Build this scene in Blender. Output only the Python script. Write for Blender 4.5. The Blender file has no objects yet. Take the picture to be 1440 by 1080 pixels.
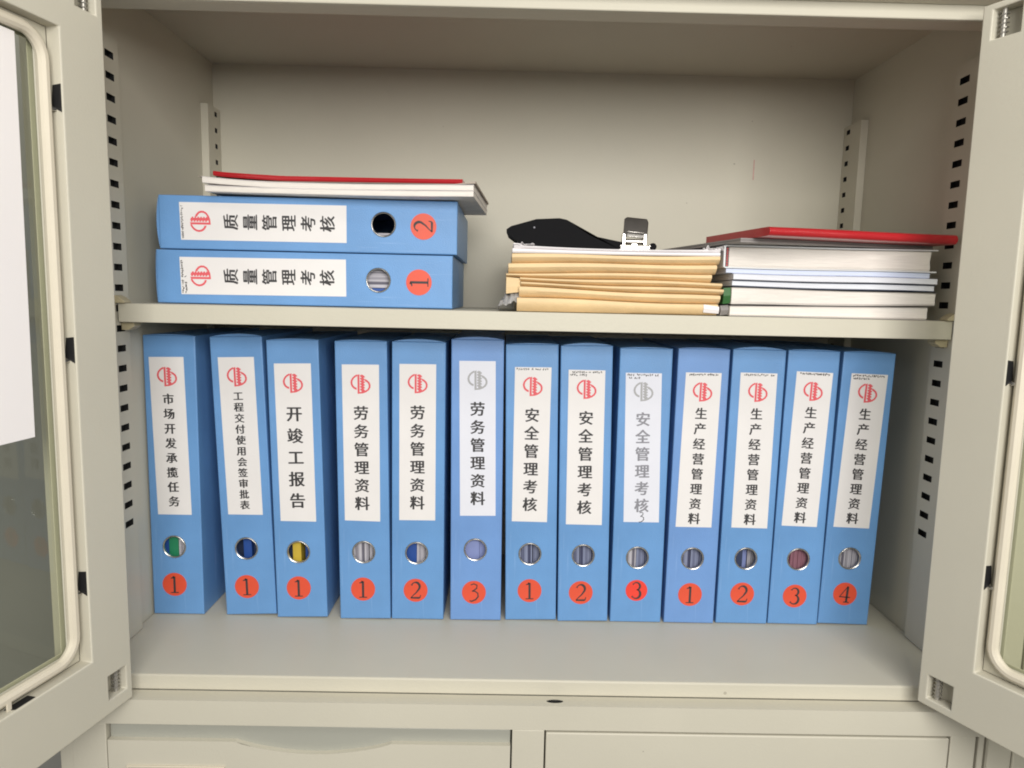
import bpy, bmesh, math, random
from mathutils import Vector, Matrix
random.seed(7)
S = bpy.context.scene
COL = S.collection

# ------------------------------------------------------------------ camera
cam = bpy.data.cameras.new("camera"); camo = bpy.data.objects.new("camera", cam); COL.objects.link(camo)
cam.sensor_fit = 'HORIZONTAL'; cam.sensor_width = 36; cam.lens = 36 * 1000 / 1440
cam.clip_start = .01; cam.clip_end = 60
R = Vector((0.9997239, -0.0086051, 0.0218647)); U = Vector((-0.0206701, 0.1204461, 0.9925047)); F = Vector((0.0111741, 0.9926826, -0.120235))
M = Matrix.Identity(4)
for i in range(3):
    M[i][0] = R[i]; M[i][1] = U[i]; M[i][2] = -F[i]
M.translation = Vector((0.401783, -0.65814, 0.372553)); camo.matrix_world = M
S.camera = camo
# ------------------------------------------------------------------ light
w = bpy.data.worlds.new("World"); S.world = w; w.use_nodes = True
bg = w.node_tree.nodes["Background"]; bg.inputs[0].default_value = (1, .985, .955, 1); bg.inputs[1].default_value = .36
def area(name, loc, target, sx, sy, power, color):
    l = bpy.data.lights.new(name, 'AREA'); l.shape = 'RECTANGLE'; l.size = sx; l.size_y = sy; l.energy = power; l.color = color
    o = bpy.data.objects.new(name, l); COL.objects.link(o); o.location = loc
    o.rotation_euler = (Vector(target) - Vector(loc)).to_track_quat('-Z', 'Y').to_euler()
    return o
area("room_light", (.66, -1.40, .74), (.40, .1, .42), .95, .65, 25.5, (1, .975, .93))
area("ceiling_light", (.55, -1.0, 1.95), (.43, 0, .35), 1.2, .5, 8, (1, .98, .95))
S.view_settings.view_transform = 'Standard'; S.view_settings.look = 'None'
S.view_settings.exposure = 0; S.view_settings.gamma = 1
S.cycles.use_denoising = True; S.cycles.max_bounces = 10; S.cycles.diffuse_bounces = 5
S.cycles.sample_clamp_indirect = 5; S.cycles.filter_width = 1.9

# ------------------------------------------------------------------ materials
MAT = {}
def mat(name, col, rough=.5, metal=0, var=.0, vscale=6, bump=0, bscale=300, spec=.5, stretch=None, coat=0, wear=0):
    m = bpy.data.materials.new(name); m.use_nodes = True; nt = m.node_tree; N = nt.nodes; L = nt.links
    b = N["Principled BSDF"]; b.inputs["Base Color"].default_value = (*col, 1); b.inputs["Roughness"].default_value = rough
    b.inputs["Metallic"].default_value = metal; b.inputs["Specular IOR Level"].default_value = spec
    b.inputs["Coat Weight"].default_value = coat
    tc = N.new("ShaderNodeTexCoord"); src = tc.outputs["Object"]
    if stretch:
        mp = N.new("ShaderNodeMapping"); mp.inputs["Scale"].default_value = stretch; L.new(src, mp.inputs[0]); src = mp.outputs[0]
    if var:
        n = N.new("ShaderNodeTexNoise"); n.inputs["Scale"].default_value = vscale; n.inputs["Detail"].default_value = 6; L.new(src, n.inputs["Vector"])
        mr = N.new("ShaderNodeMapRange"); mr.inputs["From Min"].default_value = .3; mr.inputs["From Max"].default_value = .7
        mr.inputs["To Min"].default_value = 1 - var; mr.inputs["To Max"].default_value = 1 + var * .6; L.new(n.outputs["Fac"], mr.inputs["Value"])
        mx = N.new("ShaderNodeVectorMath"); mx.operation = 'SCALE'; mx.inputs[0].default_value = col; L.new(mr.outputs[0], mx.inputs["Scale"])
        L.new(mx.outputs[0], b.inputs["Base Color"])
        m2 = N.new("ShaderNodeMapRange"); m2.inputs["To Min"].default_value = rough * .85; m2.inputs["To Max"].default_value = min(1, rough * 1.15)
        L.new(n.outputs["Fac"], m2.inputs["Value"]); L.new(m2.outputs[0], b.inputs["Roughness"])
    if bump:
        n2 = N.new("ShaderNodeTexNoise"); n2.inputs["Scale"].default_value = bscale; n2.inputs["Detail"].default_value = 3
        L.new(tc.outputs["Object"] if not stretch else src, n2.inputs["Vector"])
        bp = N.new("ShaderNodeBump"); bp.inputs["Strength"].default_value = bump; bp.inputs["Distance"].default_value = .001
        L.new(n2.outputs["Fac"], bp.inputs["Height"]); L.new(bp.outputs[0], b.inputs["Normal"])
    if wear:
        # small chips / grime specks and faint smudges
        base = b.inputs["Base Color"].links[0].from_socket
        vo = N.new("ShaderNodeTexVoronoi"); vo.inputs["Scale"].default_value = 26 if wear == 1 else 60; L.new(tc.outputs["Object"], vo.inputs["Vector"])
        nz = N.new("ShaderNodeTexNoise"); nz.inputs["Scale"].default_value = 9; nz.inputs["Detail"].default_value = 5; L.new(tc.outputs["Object"], nz.inputs["Vector"])
        th = N.new("ShaderNodeMapRange"); th.inputs["From Min"].default_value = .52; th.inputs["From Max"].default_value = .75; th.inputs["To Min"].default_value = 0; th.inputs["To Max"].default_value = .085
        L.new(nz.outputs["Fac"], th.inputs["Value"])
        lt = N.new("ShaderNodeMath"); lt.operation = 'LESS_THAN'; L.new(vo.outputs["Distance"], lt.inputs[0]); L.new(th.outputs[0], lt.inputs[1])
        if wear == 2:
            mp2 = N.new("ShaderNodeMapping"); mp2.inputs["Scale"].default_value = (500, 60, 14); L.new(tc.outputs["Object"], mp2.inputs[0]); mp2.inputs["Rotation"].default_value = (0, .25, 0)
            sc = N.new("ShaderNodeTexNoise"); sc.inputs["Scale"].default_value = 1; sc.inputs["Detail"].default_value = 2; L.new(mp2.outputs[0], sc.inputs["Vector"])
            lt = N.new("ShaderNodeMapRange"); lt.inputs["From Min"].default_value = .66; lt.inputs["From Max"].default_value = .74; L.new(sc.outputs["Fac"], lt.inputs["Value"])
        mxw = N.new("ShaderNodeMix"); mxw.data_type = 'RGBA'; L.new(base, mxw.inputs[6]); mxw.inputs[7].default_value = (.20, .17, .13, 1) if wear == 1 else (.34, .50, .78, 1)
        fm = N.new("ShaderNodeMath"); fm.operation = 'MULTIPLY'; L.new(lt.outputs[0], fm.inputs[0]); fm.inputs[1].default_value = .45 if wear == 1 else .30
        L.new(fm.outputs[0], mxw.inputs[0]); L.new(mxw.outputs[2], b.inputs["Base Color"])
    MAT[name] = m; return m
PAINT = mat("cream_enamel", (.57, .54, .445), .46, var=.05, vscale=5, bump=.12, bscale=420, spec=.32, wear=1)
PAINT2 = mat("cream_enamel_gasket", (.66, .60, .48), .5, var=.04, vscale=20)
SPRING = mat("zinc_spring", (.42, .40, .36), .4, metal=.6)
CAVSHADE = mat("painted_cavity_shade", (.012, .012, .012), .8)  # near-black colour stands in for the shade inside hollow parts
BLACK = mat("black_slot_plastic", (.008, .008, .009), .6)
BLUE = mat("blue_polypropylene", (.135, .308, .60), .42, var=.10, vscale=14, bump=.35, bscale=900, wear=2)
BLUEV = mat("violet_blue_polypropylene", (.155, .305, .62), .42, var=.10, vscale=14, bump=.35, bscale=900, wear=2)
LABEL = mat("label_paper", (.755, .73, .72), .6, var=.03, vscale=20)
LABELC = mat("label_paper_cool", (.71, .72, .79), .6, var=.03, vscale=20)
INK = mat("black_ink", (.035, .033, .035), .6)
INKG = mat("faded_grey_ink", (.24, .24, .27), .6)
INKR = mat("red_logo_ink", (.72, .10, .12), .6)
INKGL = mat("grey_logo_ink", (.38, .38, .39), .6)
STICK = mat("orange_red_sticker", (.70, .080, .035), .45, var=.05, vscale=60)
STICK2 = mat("pure_red_sticker", (.78, .05, .03), .45, var=.05, vscale=60)
CHROME = mat("chrome", (.55, .53, .50), .24, metal=1, var=.05, vscale=80)
GREYMETAL = mat("grey_brushed_metal", (.15, .14, .13), .38, metal=1, var=.1, vscale=60)
PAPER = mat("page_edges", (.84, .79, .73), .75, var=.12, vscale=3, bump=.5, bscale=3, stretch=(12, 12, 900))
PAPERC = mat("page_edges_cool", (.80, .82, .88), .75, var=.08, vscale=3, bump=.4, bscale=3, stretch=(12, 12, 900))
SHEET = mat("white_sheet", (.80, .77, .78), .65, var=.05, vscale=15, bump=.3, bscale=40)
COOLSHEET = mat("hung_sheet", (.90, .86, .85), .55, var=.02, vscale=4)
KRAFT = mat("kraft_paper", (.74, .545, .30), .6, var=.10, vscale=25, bump=.4, bscale=160)
RED = mat("red_cover", (.42, .012, .018), .30, var=.08, vscale=12, bump=.15, bscale=50, coat=.3)
GREYC = mat("grey_cover", (.27, .25, .24), .5, var=.1, vscale=20)
BROWNC = mat("brown_grey_cover", (.36, .31, .26), .6, var=.15, vscale=30)
GREEN = mat("green_cover", (.03, .13, .03), .5, var=.25, vscale=90)
BPLAST = mat("black_gloss_plastic", (.006, .006, .007), .7, spec=.10, bump=.1, bscale=60)
CREAMCLIP = mat("yellowed_plastic", (.45, .39, .25), .5, var=.1, vscale=60)
PINK = mat("pink_crayon", (.62, .36, .33), .7, var=.2, vscale=200)
WALL = mat("painted_room_wall", (.33, .325, .30), .85, var=.06, vscale=3)
FLOOR = mat("room_floor_tiles", (.22, .21, .19), .4, var=.1, vscale=2)
STRIP = mat("grey_green_handle", (.37, .37, .32), .35, var=.03)

def paperstack(name, col, dark, scale):
    m = mat(name, col, .8); nt = m.node_tree; N = nt.nodes; L = nt.links
    tc = N.new("ShaderNodeTexCoord"); mp = N.new("ShaderNodeMapping"); mp.inputs["Scale"].default_value = (scale, 10, 4)
    L.new(tc.outputs["Object"], mp.inputs[0])
    n = N.new("ShaderNodeTexNoise"); n.inputs["Scale"].default_value = 1; n.inputs["Detail"].default_value = 5; L.new(mp.outputs[0], n.inputs["Vector"])
    cr = N.new("ShaderNodeValToRGB"); cr.color_ramp.elements[0].position = .36; cr.color_ramp.elements[0].color = (*dark, 1)
    cr.color_ramp.elements[1].position = .56; cr.color_ramp.elements[1].color = (*col, 1)
    L.new(n.outputs["Fac"], cr.inputs[0]); L.new(cr.outputs[0], N["Principled BSDF"].inputs["Base Color"]); return m
P_GREY = paperstack("grey_paper_stack", (.56, .54, .58), (.10, .095, .13), 800)
P_BLUE = paperstack("bluish_paper_stack", (.26, .29, .42), (.035, .04, .09), 750)
P_MAROON = paperstack("maroon_paper_stack", (.30, .14, .18), (.07, .012, .022), 900)
F_BLUE = mat("deep_blue_folder", (.02, .08, .33), .5)
F_GREEN = mat("green_folder", (.02, .24, .11), .5)
F_YELLOW = mat("yellow_folder", (.62, .44, .05), .5)
F_PERI = mat("periwinkle_sleeve", (.24, .29, .55), .45, var=.1, vscale=60)
F_BROWN = mat("brown_board", (.34, .24, .16), .6)
F_NAVY = mat("navy_folder", (.03, .045, .10), .5)

def glass(name, tint, refl):
    m = bpy.data.materials.new(name); m.use_nodes = True; nt = m.node_tree; N = nt.nodes; L = nt.links
    for n in list(N): N.remove(n)
    out = N.new("ShaderNodeOutputMaterial"); t = N.new("ShaderNodeBsdfTransparent"); t.inputs[0].default_value = (*tint, 1)
    g = N.new("ShaderNodeBsdfGlossy"); g.inputs["Roughness"].default_value = .03; g.inputs[0].default_value = (.9, 1, .95, 1)
    fr = N.new("ShaderNodeFresnel"); fr.inputs[0].default_value = 1.5; mu = N.new("ShaderNodeMath"); mu.operation = 'MULTIPLY'; mu.inputs[1].default_value = refl
    mx = N.new("ShaderNodeMixShader"); 
    ge = N.new("ShaderNodeNewGeometry"); inv = N.new("ShaderNodeMath"); inv.operation = 'SUBTRACT'; inv.inputs[0].default_value = 1; L.new(ge.outputs["Backfacing"], inv.inputs[1])
    m3 = N.new("ShaderNodeMath"); m3.operation = 'MULTIPLY'; L.new(fr.outputs[0], mu.inputs[0]); L.new(mu.outputs[0], m3.inputs[0]); L.new(inv.outputs[0], m3.inputs[1]); L.new(m3.outputs[0], mx.inputs[0]); L.new(t.outputs[0], mx.inputs[1]); L.new(g.outputs[0], mx.inputs[2])
    L.new(mx.outputs[0], out.inputs[0]); return m
GLASS = glass("door_glass", (.93, .94, .89), .6)

# ------------------------------------------------------------------ helpers
def link(name, me, m, parent=None, loc=None, rot=None, bevel=0, seg=2, smooth=False):
    o = bpy.data.objects.new(name, me); COL.objects.link(o)
    if m is not None and not me.materials: me.materials.append(m)
    if parent: o.parent = parent
    if loc is not None: o.location = loc
    if rot is not None: o.rotation_euler = rot
    if bevel:
        b = o.modifiers.new("bevel", 'BEVEL'); b.width = bevel; b.segments = seg; b.limit_method = 'ANGLE'; b.angle_limit = .6
        b.harden_normals = False
    if smooth or bevel:
        for p in me.polygons: p.use_smooth = True
        try: me.set_sharp_from_angle(angle=math.radians(35))
        except Exception: pass
    return o
def thing(name, label, cat, loc=(0, 0, 0), rot=(0, 0, 0), group=None):
    o = bpy.data.objects.new(name, None); COL.objects.link(o); o.location = loc; o.rotation_euler = rot; o.empty_display_size = .03
    tag(o, label, cat, group); return o
def tag(o, label, cat, group=None):
    o['label'] = label; o['category'] = cat
    if group: o['group'] = group
def bm_box(bm, x0, x1, y0, y1, z0, z1):
    v = [bm.verts.new((x, y, z)) for x in (x0, x1) for y in (y0, y1) for z in (z0, z1)]
    for f in ((0, 1, 3, 2), (4, 6, 7, 5), (0, 4, 5, 1), (2, 3, 7, 6), (0, 2, 6, 4), (1, 5, 7, 3)): bm.faces.new([v[i] for i in f])
def tomesh(bm, name="m", weld=True):
    if weld: bmesh.ops.remove_doubles(bm, verts=bm.verts, dist=1e-6)
    bmesh.ops.recalc_face_normals(bm, faces=bm.faces)
    me = bpy.data.meshes.new(name); bm.to_mesh(me); bm.free(); return me
def boxes(name, bl, m, parent=None, bevel=.0008, **k):
    bm = bmesh.new()
    for b in bl: bm_box(bm, *b)
    return link(name, tomesh(bm, name, False), m, parent, bevel=bevel, **k)
def prism(pts, a0, a1, axis='y'):
    """closed outline (p,q) extruded a0..a1 along axis; y: p=x,q=z   x: p=y,q=z   z: p=x,q=y"""
    bm = bmesh.new()
    def P(p, q, a): return {'y': (p, a, q), 'x': (a, p, q), 'z': (p, q, a)}[axis]
    A = [bm.verts.new(P(p, q, a0)) for p, q in pts]; B = [bm.verts.new(P(p, q, a1)) for p, q in pts]
    bm.faces.new(A); bm.faces.new(B[::-1])
    n = len(pts)
    for i in range(n): bm.faces.new((A[i], A[(i + 1) % n], B[(i + 1) % n], B[i]))
    bmesh.ops.triangulate(bm, faces=[f for f in bm.faces if len(f.verts) > 4])
    return tomesh(bm, "prism", False)
def tube(path, rad, closed=False, sides=8, squash=None):
    """tube along 3-D points; squash=(axis vector, factor)"""
    bm = bmesh.new(); n = len(path); rings = []
    P = [Vector(p) for p in path]
    for i in range(n):
        a = P[(i - 1) % n] if closed or i else P[0]; b = P[(i + 1) % n] if closed or i < n - 1 else P[-1]
        t = (b - a).normalized(); up = Vector((0, 1, 0)) if abs(t.y) < .9 else Vector((1, 0, 0))
        s = t.cross(up).normalized(); u = s.cross(t)
        rings.append([bm.verts.new(P[i] + s * math.cos(k * 2 * math.pi / sides) * rad + u * math.sin(k * 2 * math.pi / sides) * rad) for k in range(sides)])
    for i in range(n if closed else n - 1):
        A = rings[i]; B = rings[(i + 1) % n]
        for k in range(sides): bm.faces.new((A[k], A[(k + 1) % sides], B[(k + 1) % sides], B[k]))
    if not closed: bm.faces.new(rings[0]); bm.faces.new(rings[-1][::-1])
    return tomesh(bm, "tube", False)
def cyl(r0, r1, h, n=24, axis='y', hole=0):
    bm = bmesh.new(); bmesh.ops.create_cone(bm, cap_ends=True, segments=n, radius1=r0, radius2=r1, depth=h)
    if axis == 'y': bmesh.ops.rotate(bm, verts=bm.verts, matrix=Matrix.Rotation(math.pi / 2, 3, 'X'))
    if axis == 'x': bmesh.ops.rotate(bm, verts=bm.verts, matrix=Matrix.Rotation(math.pi / 2, 3, 'Y'))
    return tomesh(bm, "cyl", False)

# flat print ---------------------------------------------------------------
GL = {}
def glyph(ch):
    if ch in GL: return GL[ch]
    c = bpy.data.curves.new('glyph', 'FONT'); c.body = ch; c.size = 1; c.resolution_u = 2
    o = bpy.data.objects.new('glyph', c); COL.objects.link(o)
    dg = bpy.context.evaluated_depsgraph_get(); me = bpy.data.meshes.new_from_object(o.evaluated_get(dg))
    vs = [(v.co.x, v.co.y) for v in me.vertices]; fs = [tuple(p.vertices) for p in me.polygons]
    bpy.data.objects.remove(o); bpy.data.curves.remove(c); bpy.data.meshes.remove(me)
    xs = [v[0] for v in vs]; ys = [v[1] for v in vs]
    cx, cy = .5, .38
    vs = [(x - cx, y - cy) for x, y in vs]
    GL[ch] = (vs, fs); return GL[ch]
def ribbon(pts, ws):
    vs = []; fs = []
    for i, (x, y) in enumerate(pts):
        a = pts[max(0, i - 1)]; b = pts[min(len(pts) - 1, i + 1)]; dx, dy = b[0] - a[0], b[1] - a[1]; l = math.hypot(dx, dy) or 1
        nx, ny = -dy / l, dx / l; h = ws[i] * .62; vs += [(x + nx * h, y + ny * h), (x - nx * h, y - ny * h)]
        if i: k = 2 * i; fs.append((k - 2, k - 1, k + 1, k))
    return vs, fs
def merge(parts):
    V = []; Fc = []
    for vs, fs in parts:
        o = len(V); V += vs; Fc += [tuple(i + o for i in f) for f in fs]
    return V, Fc
def arc(cx, cy, rx, ry, a0, a1, n):
    return [(cx + rx * math.cos(math.radians(a0 + (a1 - a0) * i / n)), cy + ry * math.sin(math.radians(a0 + (a1 - a0) * i / n))) for i in range(n + 1)]
def digit(d):
    if d == '1': return merge([ribbon([(0, -.46), (0, .46)], [.10, .10]), ribbon([(-.20, .36), (-.1, .38), (-.02, .47)], [.05, .06, .09]), ribbon([(-.22, -.475), (.22, -.475)], [.045, .045])])
    if d == '2':
        a = arc(0, .22, .23, .25, 165, -25, 12); p = a + [(.05, -.12), (-.14, -.30), (-.26, -.44)]
        return merge([ribbon(p, [.10] + [.05] * 3 + [.06, .08, .10, .11, .11, .11, .11, .1, .09] + [.06, .045, .04]), ribbon([(-.27, -.44), (.20, -.44), (.25, -.41), (.29, -.26)], [.07, .09, .06, .03])])
    if d == '3':
        a = arc(-.02, .245, .21, .225, 155, -80, 11); b = arc(-.03, -.20, .25, .27, 80, -150, 13)
        return merge([ribbon(a, [.09, .04, .05, .06, .07, .08, .1, .1, .1, .09, .06, .04]), ribbon(b, [.04, .06, .08, .1, .11, .11, .11, .1, .09, .07, .06, .05, .05, .1])])
    if d == '4':
        return merge([ribbon([(.12, -.46), (.12, .46)], [.1, .1]), ribbon([(.12, .46), (-.30, -.18)], [.04, .04]), ribbon([(-.31, -.18), (.32, -.18)], [.05, .05]), ribbon([(-.04, -.475), (.28, -.475)], [.045, .045])])
    if d == 'h3':
        p = [(-.16, .40), (0, .46), (.16, .38), (.14, .22), (-.02, .10), (-.10, .07), (.06, .06), (.20, -.04), (.22, -.22), (.1, -.38), (-.12, -.48), (-.22, -.44)]
        return ribbon(p, [.045, .05, .05, .06, .05, .05, .05, .055, .06, .06, .06, .05])
def tri_strip(outer, inner):
    vs = []; fs = []
    for i, (a, b) in enumerate(zip(outer, inner)):
        vs += [a, b]
        if i: k = 2 * i; fs.append((k - 2, k - 1, k + 1, k))
    return vs, fs
def emblem():
    T = lambda L_: [((x - 245) / 300, (550 - y) / 300) for x, y in L_]
    left = tri_strip(T([(197, 402), (160, 420), (125, 450), (103, 485), (93, 525), (100, 565), (120, 600), (150, 625), (185, 638)]),
                     T([(197, 430), (170, 445), (145, 468), (128, 497), (122, 525), (126, 552), (140, 578), (160, 597), (185, 606)]))
    right = tri_strip(T([(310, 472), (345, 490), (378, 520), (394, 560), (392, 600), (370, 640), (330, 670), (280, 690), (200, 698)]),
                      T([(310, 505), (335, 518), (357, 540), (366, 568), (364, 598), (345, 628), (312, 650), (270, 665), (200, 676)]))
    bar = (T([(199, 412), (229, 400), (229, 690), (199, 690)]), [(0, 1, 2, 3)])
    parts = [left, right, bar]
    parts.append((T([(256, 404), (292, 416), (292, 665), (256, 665)]), [(0, 1, 2, 3)]))
    for k in range(6):
        y = 424 + k * 41
        parts.append((T([(238, y - 12), (308, y + 6), (308, y + 29), (238, y + 13)]) , [(0, 1, 2, 3)]))
    return parts
def flat(name, parts, m, parent, n, tr=None):
    """parts: list of (verts2d, faces, scale, angle, u, v); laid in local x-z plane at y=n"""
    V = []; Fc = []
    for q_, (vs, fs, s, a, u, v) in enumerate(parts):
        o = len(V); ca, sa = math.cos(a), math.sin(a)
        for x, y in vs: V.append((u + s * (x * ca - y * sa), n - (q_ % 11) * 8e-6, v + s * (x * sa + y * ca)))
        Fc += [tuple(i + o for i in f) for f in fs]
    me = bpy.data.meshes.new(name); me.from_pydata(V, [], Fc); me.update()
    return link(name, me, m, parent)

def circle_plate(name, r, t, m, parent, loc, n=36):
    me = cyl(r, r, t, n, 'y'); return link(name, me, m, parent, loc=loc)
_ring = None
def eyelet(parent, u, v):
    global _ring
    if _ring is None:
        prof = [(.0116, .0012), (.0116, -.0005), (.0120, -.0010), (.0126, -.0012), (.0131, -.0009), (.0135, -.0002), (.0136, .0002)]
        bm = bmesh.new(); n = 40; rows = []
        for k in range(n):
            a = 2 * math.pi * k / n; rows.append([bm.verts.new((r * math.cos(a), y, r * math.sin(a))) for r, y in prof])
        for k in range(n):
            A = rows[k]; B = rows[(k + 1) % n]
            for j in range(len(prof) - 1): bm.faces.new((A[j], A[j + 1], B[j + 1], B[j]))
        _ring = tomesh(bm, "eyelet", False)
    return link("eyelet_ring", _ring, CHROME, parent, loc=(u, 0, v), smooth=True)

# ------------------------------------------------------------------ box file
def shell(w, h, d, hu, hv, hr=.0119):
    """box with a round hole through its front (y=0) and a hollow inside"""
    bm = bmesh.new(); e = .0012; n = 40
    # front plate ring fan between rounded rectangle and circle, front and inside
    def rect_pt(a, inset):
        dx, dz = math.cos(a), math.sin(a); t = 1e9
        if dx > 1e-9: t = min(t, (w - inset - hu) / dx)
        if dx < -1e-9: t = min(t, (inset - hu) / dx)
        if dz > 1e-9: t = min(t, (h - inset - hv) / dz)
        if dz < -1e-9: t = min(t, (inset - hv) / dz)
        return hu + dx * t, hv + dz * t
    angs = sorted(set([2 * math.pi * k / n for k in range(n)] + [math.atan2(z - hv, x - hu) % (2 * math.pi) for x in (e, w - e) for z in (e, h - e)]))
    c0 = [bm.verts.new((hu + hr * math.cos(a), 0, hv + hr * math.sin(a))) for a in angs]
    c1 = [bm.verts.new((hu + hr * math.cos(a), .0022, hv + hr * math.sin(a))) for a in angs]
    o0 = []
    for a in angs:
        x, z = rect_pt(a, e); o0.append(bm.verts.new((x, 0, z)))
    N = len(angs)
    for i in range(N):
        j = (i + 1) % N
        bm.faces.new((c0[i], c0[j], o0[j], o0[i])); bm.faces.new((c0[i], c1[i], c1[j], c0[j]))
    # rounded rim + sides
    prev = o0
    for inset, y in ((.0004, .0003), (0, .0010), (0, .03), (0, d)):
        cur = []
        for a in angs:
            # map rim points by clamping
            pass
        cur = []
        for vv in o0:
            x, z = vv.co.x, vv.co.z
            if abs(x - e) < 1e-7: x = inset
            elif abs(x - (w - e)) < 1e-7: x = w - inset
            if abs(z - e) < 1e-7: z = inset
            elif abs(z - (h - e)) < 1e-7: z = h - inset
            cur.append(bm.verts.new((x, y, z)))
        for i in range(N):
            j = (i + 1) % N; bm.faces.new((prev[i], prev[j], cur[j], cur[i]))
        prev = cur
    bm.faces.new(prev)
    # hollow
    bm_box(bm, .002, w - .002, .0022, d - .004, .002, h - .002)
    # remove inner front wall (let light in) : it is the face at y=.0022
    for f in list(bm.faces):
        if len(f.verts) == 4 and all(abs(v.co.y - .0022) < 1e-7 for v in f.verts): bm.faces.remove(f)
    me = bpy.data.meshes.new("box_file_body"); bm.normal_update(); bm.to_mesh(me); bm.free(); return me

def box_file(label, w, h, title, num, items, lab, hole, stick, sub=None, marks=0, first=None, last=None, size=.0152, ink=None, logo=None, lm=None, bm_=None,
             sr=.0138, sm=None, d=.208, numang=0, extra=None):
    t = thing("box_file", label, "box file", group="blue box files in the cabinet")
    body = link("box_body", shell(w, h, d, *hole), bm_ or BLUE, t, smooth=False)
    # tuck-in end flaps, top and bottom
    hump = .0006 + (.0022 if num in ('2', 'h3') or len(title) == 11 else .0004)
    fp = [(.0014 + (w - .0028) * k / 14, h + .0002 + hump * math.sin(math.pi * k / 14) ** .8) for k in range(15)]
    link("top_flap", prism(fp[::-1] , .0012, d * .5, 'y'), bm_ or BLUE, t)
    # label
    (ax, az), (bx, bz), (cx_, cz), (dx_, dz) = lab
    th = .00025
    bm = bmesh.new(); q = [(ax, az), (bx, bz), (dx_, dz), (cx_, cz)]
    V = [bm.verts.new((x, -th, z)) for x, z in q] + [bm.verts.new((x, 0.0001, z)) for x, z in q]
    bm.faces.new(V[:4]); 
    for i in range(4): bm.faces.new((V[i], V[(i + 1) % 4], V[4 + (i + 1) % 4], V[4 + i]))
    lo = link("label", tomesh(bm, "label", False), lm or LABEL, t)
    top = Vector(((ax + bx) / 2, (az + bz) / 2)); bot = Vector(((cx_ + dx_) / 2, (cz + dz) / 2)); ang = math.atan2(bot.x - top.x, top.y - bot.y)
    n = len(title); parts = []
    first = first if first is not None else .304; last = last if last is not None else .885
    for i, ch in enumerate(title):
        p = top.lerp(bot, first + (last - first) * i / (n - 1)); vs, fs = glyph(ch)
        for kx, ky in ((0, 0), (.018, 0), (-.018, 0), (0, .014), (0, -.014), (.034 if size > .0125 else .042, .0), (-.034 if size > .0125 else -.042, .0)):
            parts.append((vs, fs, size * 1.05, ang, p.x + kx * size, p.y + ky * size))
    flat("title_text", parts, ink or INK, lo, -th - .00012)
    p = top.lerp(bot, .122)
    off = logo[1] if logo else 0
    flat("logo", [(vs, fs, .0222, ang, p.x + off, p.y) for vs, fs in emblem()], (logo[0] if logo else INKR), lo, -th - .00012)
    if marks:
        rnd = random.Random(sum(ord(c) for c in title) + num.__hash__() % 97 if False else len(title) * 31 + int(num[-1]) * 7 + int(w * 1e5))
        parts = []; W_ = (Vector((bx, bz)) - Vector((ax, az)))
        for row in range(marks):
            nn = 17 if row == 0 else rnd.choice((7, 9))
            for i in range(nn):
                if rnd.random() < .1: continue
                c = Vector((ax, az)) + W_ * ((.06 + .88 * i / 17)); c.y -= .0022 + row * .0034
                for k in range(3):
                    a = rnd.choice((0, 0, 1.57, .8, -.8)); L_ = rnd.uniform(.0008, .0018)
                    parts.append(([(-.5, -.17), (.5, -.17), (.5, .17), (-.5, .17)], [(0, 1, 2, 3)], L_ * 1.25, a, c.x + rnd.uniform(-.0005, .0005), c.y + rnd.uniform(-.0008, .0008)))
        flat("fine_print", parts, INK, lo, -th - .00010)
    if extra:
        p = top.lerp(bot, extra); vs, fs = digit('h3'); flat("handwritten_number", [(vs, fs, .0125, ang, p.x, p.y)], INK, lo, -th - .00014)
    # eyelet, sticker, number
    eyelet(t, *hole)
    st = circle_plate("number_sticker", sr, .0004, sm or STICK, t, (stick[0], -.0002, stick[1]))
    vs, fs = digit(num); flat("number", [(vs, fs, .0205 if num != 'h3' else .0225, numang, 0, 0)], INK, st, -.00032)
    # contents: slabs behind the hole (x0,x1,mat,kind, y)
    for x0, x1, m_, kind, yy in items:
        boxes(kind, [(x0 * w, x1 * w, yy, d - .01, .003, h - .012)], m_, t, bevel=0)
    return t

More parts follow.
